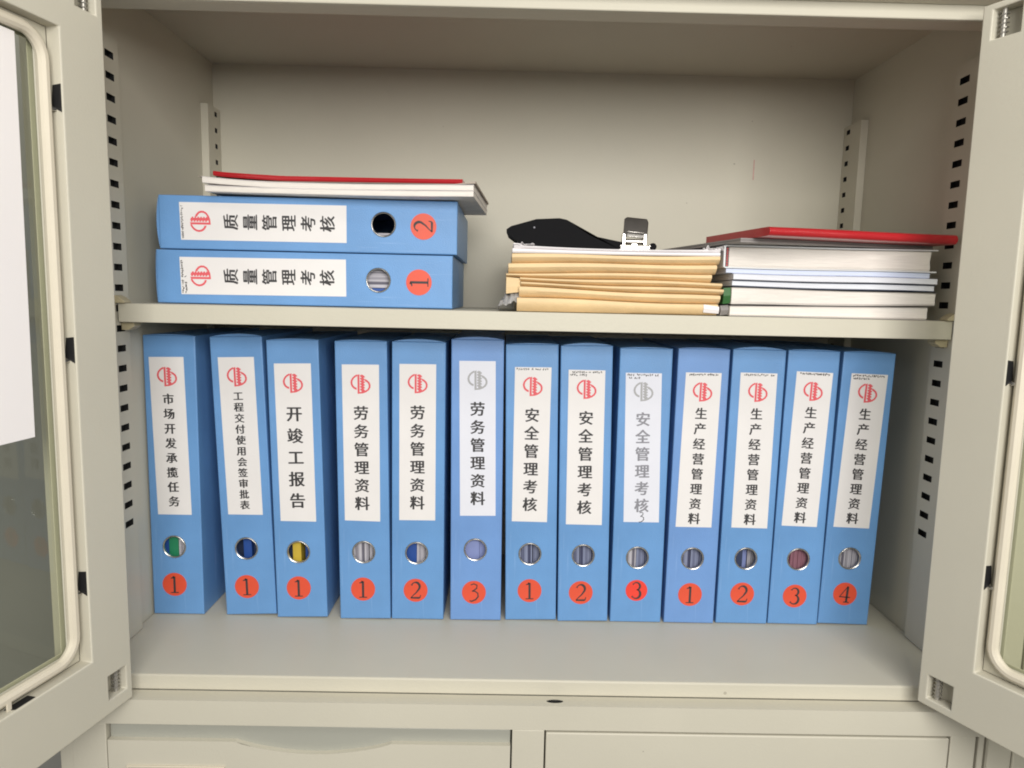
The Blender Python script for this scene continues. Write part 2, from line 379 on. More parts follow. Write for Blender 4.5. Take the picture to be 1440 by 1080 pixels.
ROW = [
(0.0022, 0.131, 0.0576, 0.3235, -0.002, [(0.0059, 0.2982), (0.0443, 0.2989), (0.0094, 0.1187), (0.0474, 0.1187), (0.0263, 0.0807), (0.025, 0.0358)]) ,
(0.0858, 0.1313, 0.0577, 0.3231, -0.0339, [(0.008, 0.2993), (0.0479, 0.2992), (0.009, 0.1198), (0.0482, 0.1187), (0.0273, 0.0792), (0.0253, 0.0337)]) ,
(0.1459, 0.1271, 0.0575, 0.3212, -0.023, [(0.0078, 0.2941), (0.0485, 0.2941), (0.0082, 0.1147), (0.0484, 0.1137), (0.027, 0.078), (0.0257, 0.0352)]) ,
(0.2185, 0.1264, 0.0576, 0.3218, -0.014, [(0.0076, 0.2948), (0.0487, 0.2947), (0.0075, 0.1171), (0.0475, 0.1158), (0.0282, 0.0797), (0.0267, 0.0357)]) ,
(0.2773, 0.128, 0.0595, 0.3224, -0.0009, [(0.0084, 0.2966), (0.0491, 0.2969), (0.0085, 0.1181), (0.0494, 0.1184), (0.0285, 0.0795), (0.0275, 0.035)]) ,
(0.3451, 0.1279, 0.0583, 0.3261, -0.0075, [(0.0089, 0.3014), (0.0492, 0.3015), (0.0106, 0.1245), (0.051, 0.1249), (0.0284, 0.0846), (0.0271, 0.0336)]) ,
(0.4089, 0.1302, 0.0587, 0.3217, -0.0188, [(0.0103, 0.2955), (0.051, 0.2951), (0.0072, 0.1184), (0.0474, 0.1173), (0.0282, 0.0795), (0.028, 0.0355)]) ,
(0.4697, 0.1292, 0.0579, 0.3216, -0.0177, [(0.0089, 0.2939), (0.0498, 0.2932), (0.0081, 0.1163), (0.0492, 0.1154), (0.0286, 0.0793), (0.0264, 0.0347)]) ,
(0.5308, 0.1302, 0.0589, 0.3204, -0.002, [(0.0072, 0.2918), (0.0475, 0.2918), (0.0112, 0.1201), (0.0518, 0.1202), (0.029, 0.0779), (0.0294, 0.0385)]) ,
(0.5936, 0.1299, 0.0578, 0.3211, 0.005, [(0.0095, 0.2934), (0.0495, 0.2936), (0.0075, 0.1154), (0.0487, 0.1155), (0.0292, 0.078), (0.0287, 0.0347)]) ,
(0.6547, 0.1309, 0.0595, 0.3214, 0.0059, [(0.0097, 0.2944), (0.051, 0.2943), (0.0108, 0.1154), (0.0521, 0.1152), (0.0302, 0.0787), (0.0286, 0.036)]) ,
(0.7157, 0.1312, 0.058, 0.3214, 0.0097, [(0.0107, 0.2969), (0.0516, 0.2961), (0.0072, 0.1185), (0.0479, 0.1179), (0.0299, 0.0788), (0.029, 0.0344)]) ,
(0.7751, 0.1327, 0.0586, 0.3203, 0.0205, [(0.0107, 0.2954), (0.0517, 0.2951), (0.0072, 0.1172), (0.0486, 0.1167), (0.0298, 0.08), (0.0285, 0.037)]) ,
]
FB, PS = "file_folder", "paper_bundle"
SPEC = [
 dict(label="blue box file titled 市场开发承揽任务, green folder in its hole, leftmost of the row", title="市场开发承揽任务", num='1', first=.261, last=.914, size=.0121,
      items=[(.05, .285, F_BLUE, FB, .010), (.29, .475, F_GREEN, FB, .008), (.48, .9, P_GREY, PS, .0085)]),
 dict(label="blue box file titled 工程交付使用会签审批表, leaning left, second of the row", title="工程交付使用会签审批表", num='1', first=.242, last=.937, size=.0105,
      items=[(.34, .50, F_BLUE, FB, .012), (.51, .75, F_NAVY, FB, .018), (.1, .30, F_NAVY, FB, .024)]),
 dict(label="blue box file titled 开竣工报告 with a yellow folder showing in its hole", title="开竣工报告", num='1', first=.313, last=.865, size=.0172,
      items=[(.31, .475, F_YELLOW, FB, .009), (.55, .9, F_BLUE, FB, .012), (.05, .27, F_NAVY, FB, .018)]),
 dict(label="blue box file titled 劳务管理资料 with hole full of light papers, fourth from the left", title="劳务管理资料", num='1', size=.0160,
      items=[(.05, .47, P_GREY, PS, .008), (.48, .56, P_GREY, PS, .0072), (.58, .92, P_GREY, PS, .0085)]),
 dict(label="blue box file titled 劳务管理资料 showing a blue folder beside grey paper in its hole", title="劳务管理资料", num='2', size=.0160,
      items=[(.08, .46, F_BLUE, FB, .010), (.465, .93, P_GREY, PS, .010)]),
 dict(label="blue box file titled 劳务管理资料 with grey logo and handwritten 3 on its sticker", title="劳务管理资料", num='h3', size=.0160, logo=(INKGL, 0), lm=LABELC, bm_=BLUEV,
      items=[(.08, .56, F_PERI, "document_sleeve", .008), (.565, .93, F_PERI, "document_sleeve", .010)]),
 dict(label="blue box file titled 安全管理考核 with one line of fine print, beside the handwritten-sticker file", title="安全管理考核", num='1', size=.0160, marks=1,
      items=[(.08, .53, P_BLUE, PS, .009), (.545, .93, P_BLUE, PS, .010)]),
 dict(label="blue box file titled 安全管理考核 with black title and two lines of fine print", title="安全管理考核", num='2', size=.0160, marks=2,
      items=[(.08, .43, P_BLUE, PS, .009), (.445, .93, P_BLUE, PS, .0095)]),
 dict(label="blue box file titled 安全管理考核 in faded grey with a 3 penned below", title="安全管理考核", num='3', size=.0160, marks=2, ink=INKG, logo=(INKGL, 0), lm=LABELC,
      sr=.0126, sm=STICK2, extra=.965, items=[(.08, .49, P_GREY, PS, .0095), (.50, .93, P_BLUE, PS, .010)]),
 dict(label="violet-tinged blue box file titled 生产经营管理资料, directly right of the faded grey label", title="生产经营管理资料", num='1', first=.259, last=.943, size=.0133, marks=1, bm_=BLUEV,
      items=[(.08, .50, P_BLUE, PS, .0095), (.51, .93, P_BLUE, PS, .0095)]),
 dict(label="blue box file titled 生产经营管理资料 with dark navy contents in its hole", title="生产经营管理资料", num='2', first=.259, last=.943, size=.0133, marks=1,
      items=[(.08, .50, F_NAVY, FB, .011), (.51, .62, F_PERI, FB, .018), (.62, .93, P_GREY, PS, .016)]),
 dict(label="blue box file titled 生产经营管理资料 with sticker 3 and maroon papers in its hole", title="生产经营管理资料", num='3', first=.258, last=.942, size=.0133, marks=1,
      items=[(.08, .93, P_MAROON, PS, .009)]),
 dict(label="blue box file titled 生产经营管理资料 with sticker 4, rightmost of the row", title="生产经营管理资料", num='4', first=.257, last=.938, size=.0133, marks=2, numang=-.05,
      items=[(.08, .50, P_GREY, PS, .009), (.51, .93, P_GREY, PS, .0095)]),
]
for (x, y, w_, h_, a, pts), sp in zip(ROW, SPEC):
    t = box_file(w=w_, h=h_ - .001, lab=pts[:4], hole=pts[4], stick=pts[5], **sp)
    t.location = (x, y, .0006 + (0 if a > 0 else w_ * 0) + (w_ * math.sin(a) if a > 0 else 0)); t.rotation_euler = (0, a, 0)

# two box files lying on the shelf: file x -> world +z, file z -> world -x
SH = .3585
def lying(x1, z0, yaw, tilt, **k):
    t = box_file(**k)
    B = Matrix(((0, 0, -1), (0, 1, 0), (1, 0, 0)))        # columns: x->z, y->y, z->-x
    t.matrix_world = Matrix.Translation((x1, .115, z0)) @ (Matrix.Rotation(yaw, 3, 'Z') @ Matrix.Rotation(tilt, 3, 'Y') @ B).to_4x4()
    return t
K = .3165
lying(.3440, SH + .0008, 0, 0, label="blue box file titled 质量管理考核 lying on the shelf with sticker 1, lower one", w=.0565, h=K, title="质量管理考核", num='1', size=.0160, marks=2,
      lab=[(.0095, .2912), (.0485, .2908), (.0093, .1142), (.0490, .1140)][:0] or [(.0095, .2905), (.0490, .2915), (.0107, .1140), (.0500, .1142)], hole=(.0288, .0795), stick=(.0275, .0360),
      items=[(.05, .36, F_BLUE, FB, .008), (.37, .80, P_GREY, PS, .009), (.82, .93, F_NAVY, FB, .02)], d=.20)
lying(.3485, SH + .0008 + .0575, 0, 0, label="blue box file titled 质量管理考核 with sticker 2, lying on top of another", w=.0560, h=K, title="质量管理考核", num='2', size=.0160, marks=1,
      lab=[(.0095, .2935), (.0488, .2945), (.0100, .1178), (.0490, .1178)], hole=(.0302, .0785), stick=(.0290, .0360),
      items=[(.05, .26, F_BROWN, "card_board", .012), (.265, .40, P_GREY, PS, .014)], d=.20)

# ------------------------------------------------------------------ cabinet
W = .87; D = .3466; ZC = .6763; E = .0072
cab = thing("file_cabinet", "cream steel file cabinet with both glazed doors open and a shelf of box files", "file cabinet", (0, 0, 0))
YF = -.018                                    # front of the frame
boxes("side_panel", [(-.018, 0, -.0178, D + .001, -.10, ZC + .02)], PAINT, cab)
boxes("side_panel", [(W, W + .006, -.0178, D + .001, -.10, ZC + .02)], PAINT, cab)
boxes("back_panel", [(0.0001, W - .0001, D, D + .002, -.001, ZC + .001)], PAINT, cab, bevel=0)
boxes("top_panel", [(0.0001, W - .0001, .006, D - .0001, ZC, ZC + .004)], PAINT, cab, bevel=0)
# header: lip hanging below the ceiling, ledge in front of it
boxes("header_rail", [(.0002, W - .0002, .004, .0065, .6262, .70), (.0002, W - .0002, .0065, .03, .6262, .6282), (.0002, W - .0002, -.018, .0038, .6385, .70)], PAINT, cab, bevel=.001)
# floor tray with rolled lip, ledge, lower rail
boxes("floor_tray", [(.0002, W - .0002, .0, D - .0002, -.016, .0)], PAINT, cab, bevel=.0018, seg=3)
bm = bmesh.new()
cxo, cyo, ax_, ay_ = .4575, -.0091, .0083, .0034
x0, x1, y0, y1 = -.0178, W + .0058, -.018, -.0002
# ledge top with an oval latch hole
hx_, hy_ = .02, .0089
AN = sorted([2 * math.pi * k / 24 + .01 for k in range(24)] + [math.atan2(b_, a_) % (2 * math.pi) for a_ in (-hx_ / ax_, hx_ / ax_) for b_ in (-hy_ / ay_, hy_ / ay_)])
NE = len(AN)
ell = [(cxo + ax_ * math.cos(a), cyo + ay_ * math.sin(a)) for a in AN]
rc = []
for a in AN:
    dx, dy = ax_ * math.cos(a), ay_ * math.sin(a); t_ = min(hx_ / max(abs(dx), 1e-9), hy_ / max(abs(dy), 1e-9)); rc.append((cxo + dx * t_, cyo + dy * t_))
ZL_ = -.0158
ev = [bm.verts.new((x, y, ZL_ - .0004)) for x, y in ell]; ed = [bm.verts.new((x, y, ZL_ - .010)) for x, y in ell]
for k in range(NE):
    j = (k + 1) % NE; bm.faces.new((ev[k], ed[k], ed[j], ev[j]))
bm.faces.new(ed)
latch = link("latch_hole", tomesh(bm, "latch", False), CAVSHADE, cab)
yb0, yb1 = min(q[1] for q in rc), max(q[1] for q in rc)
bm = bmesh.new()
def qd(pts): bm.faces.new([bm.verts.new(p) for p in pts])
for k in range(NE):
    j = (k + 1) % NE; qd([(*ell[k], ZL_), (*ell[j], ZL_), (*rc[j], ZL_), (*rc[k], ZL_)]); qd([(*ell[k], ZL_), (*ell[k], ZL_ - .0012), (*ell[j], ZL_ - .0012), (*ell[j], ZL_)])
for (a, b) in ((x0, cxo - .02), (cxo + .02, x1)):
    qd([(a, y0, ZL_), (b, y0, ZL_), (b, y1, ZL_), (a, y1, ZL_)])
fx = sorted([x0, x1] + [p[0] for p in rc if abs(p[1] - y0) < 1e-6])
for a, b in zip(fx, fx[1:]):
    qd([(a, y0, ZL_), (b, y0, ZL_), (b, y0, -.0405), (a, y0, -.0405)]); qd([(a, y0, -.0405), (b, y0, -.0405), (b, y1, -.0405), (a, y1, -.0405)])
link("lower_rail", tomesh(bm, "rail"), PAINT, cab)
# stiles of the lower part and the centre post
boxes("stile", [(-.006, .0268, YF, .0, -.30, -.0407)], PAINT, cab, bevel=.0008)
boxes("stile", [(.8425, .8672, YF, .0, -.30, -.0407)], PAINT, cab, bevel=.0008)
boxes("centre_post", [(.4166, .4476, YF, .0, -.30, -.0407)], PAINT, cab, bevel=.0008)
boxes("lower_cavity", [(.027, .842, .006, .008, -.30, -.0407)], CAVSHADE, cab, bevel=0)
# left drawer front with scooped finger pull
dr = boxes("drawer", [(.0285, .0288, -.015, -.014, -.30, -.29)], PAINT, cab, bevel=0)
dr.data.clear_geometry()
xL, xR, zt, zs_ = .0283, .4150, -.0570, -.0435
pts = [(xL, -.30), (xR, -.30), (xR, zt)]
for k in range(25):
    f_ = k / 24; xx = .300 - f_ * .150; pts.append((xx, zt - .0115 * math.sin(math.pi * f_) ** .8))
pts.append((xL, zt))
me = prism(pts, -.0185, -.0040, 'y'); me.materials.append(PAINT)
old = dr.data; dr.data = me; b = dr.modifiers.new("bevel", 'BEVEL'); b.width = .0012; b.segments = 3; b.limit_method = 'ANGLE'; b.angle_limit = .5
boxes("finger_pull", [(xL, xR, -.0130, -.0035, -.075, zs_)], STRIP, dr, bevel=.001)
for (a, b_, c, d_) in ((.048, .145, -.0835, -.0815), (.048, .050, -.115, -.0835), (.143, .145, -.115, -.0835)):
    pass
boxes("label_holder", [(.046, .140, -.0205, -.0186, -.0840, -.0822), (.046, .0478, -.0205, -.0186, -.12, -.0840), (.1382, .140, -.0205, -.0186, -.12, -.0840)], PAINT2, dr, bevel=.0004)
boxes("lower_door", [(.4492, .8410, -.0185, -.004, -.30, -.0428)], PAINT, cab, bevel=.0014, seg=3)

# slotted strips ------------------------------------------------------------
def strip(side, xa, xb, y0, y1, sy0, sy1, ztop, s0, count, sh, step=.02067, zbot=.0010):
    """channel: outer face at x=xb, wall side xa ; slots sy0..sy1 along y"""
    bm = bmesh.new()
    def q(pts): bm.faces.new([bm.verts.new(p) for p in pts])
    zs = [ztop]
    for i in range(count): zs += [s0 - i * step + sh / 2, s0 - i * step - sh / 2]
    zs.append(zbot)
    for i in range(len(zs) - 1):
        z1, z0 = zs[i], zs[i + 1]
        if z0 >= z1: continue
        cells = [(y0, sy0), (sy1, y1)] if i % 2 else [(y0, sy0), (sy0, sy1), (sy1, y1)]
        for a, b in cells: q([(xb, a, z0), (xb, b, z0), (xb, b, z1), (xb, a, z1)])
    q([(xa, y0, zbot), (xb, y0, zbot), (xb, y0, ztop), (xa, y0, ztop)]); 
    q([(xa, y1, zbot), (xb, y1, zbot), (xb, y1, ztop), (xa, y1, ztop)])
    q([(xa, y0, ztop), (xb, y0, ztop), (xb, y1, ztop), (xa, y1, ztop)]); q([(xa, y0, zbot), (xb, y0, zbot), (xb, y1, zbot), (xa, y1, zbot)])
    o = link("slotted_strip", tomesh(bm, "strip"), PAINT, cab)
    sg = 1 if xb > xa else -1
    boxes("strip_cavity", [(min(xa + sg * .0004, xa + sg * .0014), max(xa + sg * .0004, xa + sg * .0014), y0 + .001, y1 - .001, zbot + .001, ztop - .001)], CAVSHADE, o, bevel=0)  # dark liners behind the slots, their shade put in as colour
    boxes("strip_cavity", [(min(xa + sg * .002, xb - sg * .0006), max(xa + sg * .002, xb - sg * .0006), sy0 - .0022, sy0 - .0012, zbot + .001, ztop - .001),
                        (min(xa + sg * .002, xb - sg * .0006), max(xa + sg * .002, xb - sg * .0006), sy1 + .0012, sy1 + .0022, zbot + .001, ztop - .001)], CAVSHADE, o, bevel=0)
    return o
sL = strip('L', .0001, E, .050, .0946, .0695, .0850, .6190, .6014, 24, .0068)
sR = strip('R', W - .0001, W - E, .055, .1062, .0835, .0990, .6190, .6020, 24, .0068)
strip('L', .0001, .0095, .3060, .3462, .3270, .3345, .6110 + .004, .6066, 25, .0062)
strip('R', W - .0001, W - .0095, .2995, .3462, .3290, .3385, .6130, .6046, 25, .0062)

# adjustable shelf and its clips -------------------------------------------
boxes("shelf", [(.0090, W - .0090, .070, .072, SH - .0190, SH), (.0090, W - .0090, .072, .3250, SH - .0012, SH), (.0090, W - .0090, .072, .080, SH - .0190, SH - .0178)], PAINT, cab, bevel=.0007)
for x_, s in ((.0074, 1), (W - .0074, -1)):
    for y_ in (.085, .325):
        m_ = prism([(0, 0), (s * .010, 0), (s * .010, .0020), (s * .005, .006), (0, .008)] if s > 0 else [(0, .008), (s * .005, .006), (s * .010, .0020), (s * .010, 0), (0, 0)], -.007, .007)
        link("shelf_clip", m_, CREAMCLIP, cab, loc=(x_, y_ - .012, SH + .0003), bevel=.0005)
        m_ = prism([(0, 0), (s * .013, 0), (s * .013, -.004), (s * .007, -.008), (0, -.008)], -.007, .007)
        link("shelf_clip", m_, CREAMCLIP, cab, loc=(x_, y_, SH - .0195), bevel=.0005)
boxes("scuff_mark", [(.7387, .7400, D - .0004, D - .0001, .541, .568)], PINK, cab, bevel=0)
mk = random.Random(3)

# ------------------------------------------------------------------ doors
def grid_plate(xs, zs, skip, n0, n1):
    """plate from cells in (s,z), local x=s, y=n, z; holes get walls"""
    bm = bmesh.new()
    nx, nz = len(xs) - 1, len(zs) - 1
    on = lambda i, j: 0 <= i < nx and 0 <= j < nz and (i, j) not in skip
    V = {}
    def v(i, j, n):
        k = (i, j, n)
        if k not in V: V[k] = bm.verts.new((xs[i], n, zs[j]))
        return V[k]
    for i in range(nx):
        for j in range(nz):
            if not on(i, j): continue
            for n in (n0, n1): bm.faces.new((v(i, j, n), v(i + 1, j, n), v(i + 1, j + 1, n), v(i, j + 1, n)))
            for di, dj, a, b in ((-1, 0, (i, j), (i, j + 1)), (1, 0, (i + 1, j), (i + 1, j + 1)), (0, -1, (i, j), (i + 1, j)), (0, 1, (i, j + 1), (i + 1, j + 1))):
                if not on(i + di, j + dj): bm.faces.new((v(*a, n0), v(*b, n0), v(*b, n1), v(*a, n1)))
    return tomesh(bm, "door_frame", False)
def rrect(x0, x1, z0, z1, r, y, n=7):
    P = []
    for cx, cz, a in ((x1 - r, z1 - r, 0), (x0 + r, z1 - r, 90), (x0 + r, z0 + r, 180), (x1 - r, z0 + r, 270)):
        for k in range(n + 1):
            t = math.radians(a + 90 * k / n); P.append((cx + r * math.cos(t), y, cz + r * math.sin(t)))
    return P
def door(side, ang, hx, z0, z1, zb, zt, s_in, holes, clips, bclips, width=.425):
    """local frame: x = distance from the hinge edge, y = out of the inner face (positive away from the viewer's side), z up.
       side=+1 left door, -1 right door"""
    e = bpy.data.objects.new("door", None)
    xs = [0, holes[0][0], holes[0][1], s_in, width - s_in, width]
    zs = [z0, holes[1][0], holes[1][1], zb, zt, holes[2][0], holes[2][1], z1]
    skip = {(3, 3), (1, 1), (1, 5)}
    T = .0190; RC = .0135
    me = grid_plate(xs, zs, skip, 0, RC)
    root = link("door", me, PAINT, cab, bevel=.0012, seg=3)
    dx, dy = -side * math.sin(ang), -math.cos(ang)
    nx_, ny_ = (-math.cos(ang) * side, math.sin(ang))       # away from the cabinet's middle
    # local x axis -> (dx,dy), local y axis -> (nx_,ny_)
    Mw = Matrix(((dx, nx_, 0, hx), (dy, ny_, 0, -.02), (0, 0, 1, 0), (0, 0, 0, 1)))
    root.matrix_world = Mw
    # outer skin with its own (smaller) opening
    fl = .013
    xs2 = [0.0004, s_in + fl, width - s_in - fl, width - .0004]; zs2 = [z0 + .0004, zb + fl, zt - fl, z1 - .0004]
    link("outer_skin", grid_plate(xs2, zs2, {(1, 1)}, RC + .0052, T + .0005), PAINT, root, bevel=.0008)
    # rim strip between inner face and outer skin
    bm = bmesh.new(); 
    bm_box(bm, 0.0002, .0015, RC + .0001, RC + .0051, z0 + .0002, z1 - .0002); bm_box(bm, 0.0015, width, RC + .0001, RC + .0051, z0 + .0002, z0 + .0015); bm_box(bm, 0.0015, width, RC + .0001, RC + .0051, z1 - .0015, z1 - .0002)
    link("rim", tomesh(bm, "rim", False), PAINT, root)
    # glass
    g = boxes("glass_pane", [(s_in + .001, width - s_in - .001, RC + .0012, RC + .0042, zb + .001, zt - .001)], GLASS, root, bevel=0)
    # recess floor ring
    xs3 = [s_in + .0002, s_in + .012, width - s_in - .012, width - s_in - .0002]; zs3 = [zb + .0002, zb + .012, zt - .012, zt - .0002]
    link("glazing_rebate", grid_plate(xs3, zs3, {(1, 1)}, RC - .0005, RC + .0010), PAINT, root)
    # gasket
    off = .0082
    path = rrect(s_in + off, width - s_in - off, zb + off, zt - off, .020, RC - .0040)
    link("gasket", tube(path, .0047, True, 10), PAINT2, root, smooth=True)
    # clips: black trapezoid notch in the recess wall + small tab over the gasket
    for zc in clips:
        c = link("gasket_clip", prism([(.0012, -.0120), (.0105, -.0075), (.0085, .0090), (.0012, .0098)], 0, .0006, 'x'), BLACK, root, loc=(s_in - .0001, .0005, zc))
        boxes("clip_tab", [(0, .0085, .0060, .0072, -.0115, -.0085)], CHROME, c, bevel=.0003)
    for sc in bclips:
        c = link("gasket_clip", prism([(-.009, .0015), (.009, .0015), (.012, .0090), (-.009, .0090)], 0, .0006, 'z'), BLACK, root, loc=(sc, .0005, zb - .0001))
        boxes("clip_tab", [(.009, .013, .0045, .006, 0, .0075)], PAINT2, c, bevel=.0003)
    # hinge pins with springs in the two corner windows
    for h in holes[1:]:
        zc = (h[0] + h[1]) / 2; xc = holes[0][0] + .006
        cell = boxes("hinge_pocket", [(holes[0][0] - .001, holes[0][1] + .001, RC + .0008, RC + .0030, h[0] - .001, h[1] + .001)], GREYMETAL if False else PAINT, root, bevel=0)
        link("hinge_pin", cyl(.0021, .0021, h[1] - h[0] + .002, 12, 'z'), SPRING, cell, loc=(xc, .0065, zc), smooth=True)
        hel = [(xc + .0035 * math.cos(k * .6), .0070 + .0035 * math.sin(k * .6), zc - .0105 + k * .00035) for k in range(60)]
        link("hinge_spring", tube(hel, .0005, False, 5), SPRING, cell, smooth=True)
    return root
dL = door(1, math.radians(12), .0554, -.0115, .6290, .0470, .5775, .0460, [(.0070, .0290), (.0010, .0240), (.5995, .6225)], [.5210 + .003, .3195 + .003, .1170 + .003], [.112, .25])
dR = door(-1, math.radians(25.5), .8045, -.0030, .6280, .0500, .5790, .0485, [(.0085, .0320), (.0045, .0275), (.5985, .6230)], [.1370 + .002, .3175 + .002, .498], [.16, .30])

# paper hanging on the glass of the left door
pp = bmesh.new(); nx, nz = 8, 14
zz = lambda u, v: (.2540 - .004 * u) + (.5630 - .2540 - 0 + .004 * u) * v
grid = [[pp.verts.new((.0770 + .0030 * (1 - v) + .205 * u, .0112 - .0005 * math.sin(math.pi * u * 1.5) * (1 - v) ** 2, zz(u, v))) for v in [j / nz for j in range(nz + 1)]] for u in [i / nx for i in range(nx + 1)]]
for i in range(nx):
    for j in range(nz): pp.faces.new((grid[i][j], grid[i + 1][j], grid[i + 1][j + 1], grid[i][j + 1]))
po = link("hung_paper_sheet", tomesh(pp, "sheet", False), COOLSHEET, None)
so = po.modifiers.new("solid", 'SOLIDIFY'); so.thickness = .00025
po.matrix_world = dL.matrix_world.copy()
tag(po, "plain white paper sheet fixed on the glass of the left open door", "paper sheet")

# ------------------------------------------------------------------ paper goods on the shelf
def block(W_, D_, zb, zt, nose=None, nx=26, back=None, skew=0):
    """slab: x 0..W_, y 0..D_; zb,zt functions of x-fraction; nose = list of (y, frac) from bottom front to top front"""
    nose = nose or [(0, 0), (0, 1)]
    prof = nose + [(D_ * .5, 1), (D_, 1), (D_, 0), (D_ * .5, 0)]
    bm = bmesh.new(); rows = []
    for i in range(nx + 1):
        u = i / nx; b, t = zb(u), zt(u)
        rows.append([bm.verts.new((W_ * u + skew * f, y, b + (t - b) * f)) for y, f in prof])
    n = len(prof)
    for i in range(nx):
        for k in range(n): bm.faces.new((rows[i][k], rows[i][(k + 1) % n], rows[i + 1][(k + 1) % n], rows[i + 1][k]))
    bm.faces.new(rows[0]); bm.faces.new(rows[-1][::-1])
    bmesh.ops.triangulate(bm, faces=[f for f in bm.faces if len(f.verts) > 4])
    return tomesh(bm, "block", False)
def lin(a, b, wob=0, ph=0, fr=2.2): return lambda u: a + (b - a) * u + wob * math.sin(u * math.pi * fr + ph)
PXX = lambda px: .4018 + (px - 712) * .000729           # local ruler along the shelf edge, metres

# kraft envelopes (bottom to top)
FOLDN = [(.0065, 0), (.0035, .18), (.0015, .38), (0, .58), (0, .84), (.0006, .95), (.0020, 1)]
env = [ # x0px, x1px, zb(L,R), zt(L,R), y, label
 (727.8, 1013, (.0002, .0002), (.0142, .0112), .0790, "bottom kraft envelope of the stack, thickest, with a torn white corner"),
 (730.6, 1015.9, (.0146, .0116), (.0252, .0200), .0800, "second kraft envelope from the bottom of the stack"),
 (732.5, 1020.0, (.0256, .0204), (.0300, .0268), .0795, "third kraft envelope from the bottom, reaching farthest right"),
 (731.3, 1017.7, (.0304, .0272), (.0350, .0335), .0800, "fourth kraft envelope from the bottom of the stack"),
 (711.7, 1003.0, (.0354, .0340), (.0392, .0424), .0815, "third kraft envelope from the top, sticking out left with a drooping edge"),
 (714.8, 1008.8, (.0396, .0428), (.0494, .0518), .0800, "second kraft envelope from the top of the stack"),
 (719.5, 1012.3, (.0498, .0522), (.0588, .0602), .0790, "topmost kraft envelope, directly under the white papers"),
]
for i, (a, b, zb, zt, y, lb) in enumerate(env):
    wob = .0007 if i else 0
    ph = i * 1.1
    m_ = block(PXX(b) - PXX(a), .235, lin(zb[0], zb[1], wob if i else 0, (i - 1) * 1.1 if i else 0), lin(zt[0], zt[1], .0007, i * 1.1), FOLDN)
    # keep neighbours apart: same wobble on touching faces
    o = link("kraft_envelope", m_, KRAFT, None, loc=(PXX(a), y, SH + .0004), smooth=True)
    tag(o, lb, "envelope", "kraft envelopes stacked on the shelf")
    if i == 0:
        tl = block(.016, .03, lambda u: .0030 - .001 * u, lambda u: .0112 - .002 * u, [(.0016, 0), (0, .5), (.0006, 1)], 6)
        link("torn_label", tl, SHEET, o, loc=(PXX(b) - PXX(a) - .0150, -.0008, 0))
    if i == 4:
        dm = block(.0145, .12, lambda u: .0180 + .010 * (1 - u) * 0 + .002 * u, lambda u: .0350 - .001 * u, [(.002, 0), (.001, .4), (.0005, 1)], 5)
        link("drooping_corner", dm, KRAFT, o, loc=(0.0003, .0015, -.0001))
# white papers on the envelopes
def crumple(seed, W_, D_, nx, ny, base, amp, thick=.0003):
    r = random.Random(seed); bm = bmesh.new()
    ph = [(r.uniform(0, 6), r.uniform(0, 6), r.uniform(8, 30), r.uniform(8, 30), r.uniform(.3, 1)) for _ in range(7)]
    V = [[bm.verts.new((W_ * i / nx + r.uniform(-.3, .3) * W_ / nx * .5, D_ * j / ny, base(i / nx, j / ny) + amp(i / nx, j / ny) * sum(c * math.sin(a + fx * i / nx) * math.sin(b + fy * j / ny) for a, b, fx, fy, c in ph) / 3)) for j in range(ny + 1)] for i in range(nx + 1)]
    for i in range(nx):
        for j in range(ny): bm.faces.new((V[i][j], V[i + 1][j], V[i + 1][j + 1], V[i][j + 1]))
    return tomesh(bm, "crumple", False)
wp = thing("white_paper_pile", "creased white papers lying on the topmost kraft envelope", "papers", (PXX(720), .0785, SH + .0596))
zT = lambda u: .0062 + .0022 * (2 * u - 1) ** 2 + (.0018 if u < .05 else 0) + .0016 * max(0, (u - .93) / .07)
m_ = block(PXX(1012) - PXX(720), .225, lin(.0002, .0010, .0002, 1), lambda u: .0030 + .0012 * (2 * u - 1) ** 2 + .0006, [(.001, 0), (0, .4), (.0004, 1)], 30)
link("sheet_stack", m_, SHEET, wp, smooth=True)
m_ = block(PXX(1013) - PXX(722), .22, lambda u: .0040 + .0012 * (2 * u - 1) ** 2, zT, [(.002, 0), (.0006, .3), (0, .6), (.001, 1)], 40)
link("sheet_stack", m_, SHEET, wp, loc=(.0012, .0015, 0), smooth=True)
for sd, xx, ww in ((4, .0005, .022), (9, .198, .018)):
    m_ = crumple(sd, ww, .05, 10, 10, lambda u, v: .0075 + .002 * (1 - v), lambda u, v: .0035 * (1 - v) + .0006)
    o = link("crumpled_corner", m_, SHEET, wp, loc=(xx, -.001, 0)); o.modifiers.new("s", 'SOLIDIFY').thickness = .0003
# grey plastic sleeve crushed at the left foot of the stack
PLASTIC = mat("smoky_plastic_film", (.42, .41, .40), .3, var=.25, vscale=60)
m_ = crumple(12, .0235, .10, 14, 22, lambda u, v: .0035 + .026 * u ** .7 * (1 - .15 * v) * min(1, .25 + v * 6), lambda u, v: .0045)
o = link("plastic_sleeve", m_, PLASTIC, None, loc=(PXX(701), .083, SH + .001)); o.modifiers.new("s", 'SOLIDIFY').thickness = .0003
tag(o, "crumpled grey plastic film squashed against the left foot of the kraft envelopes", "plastic sleeve")

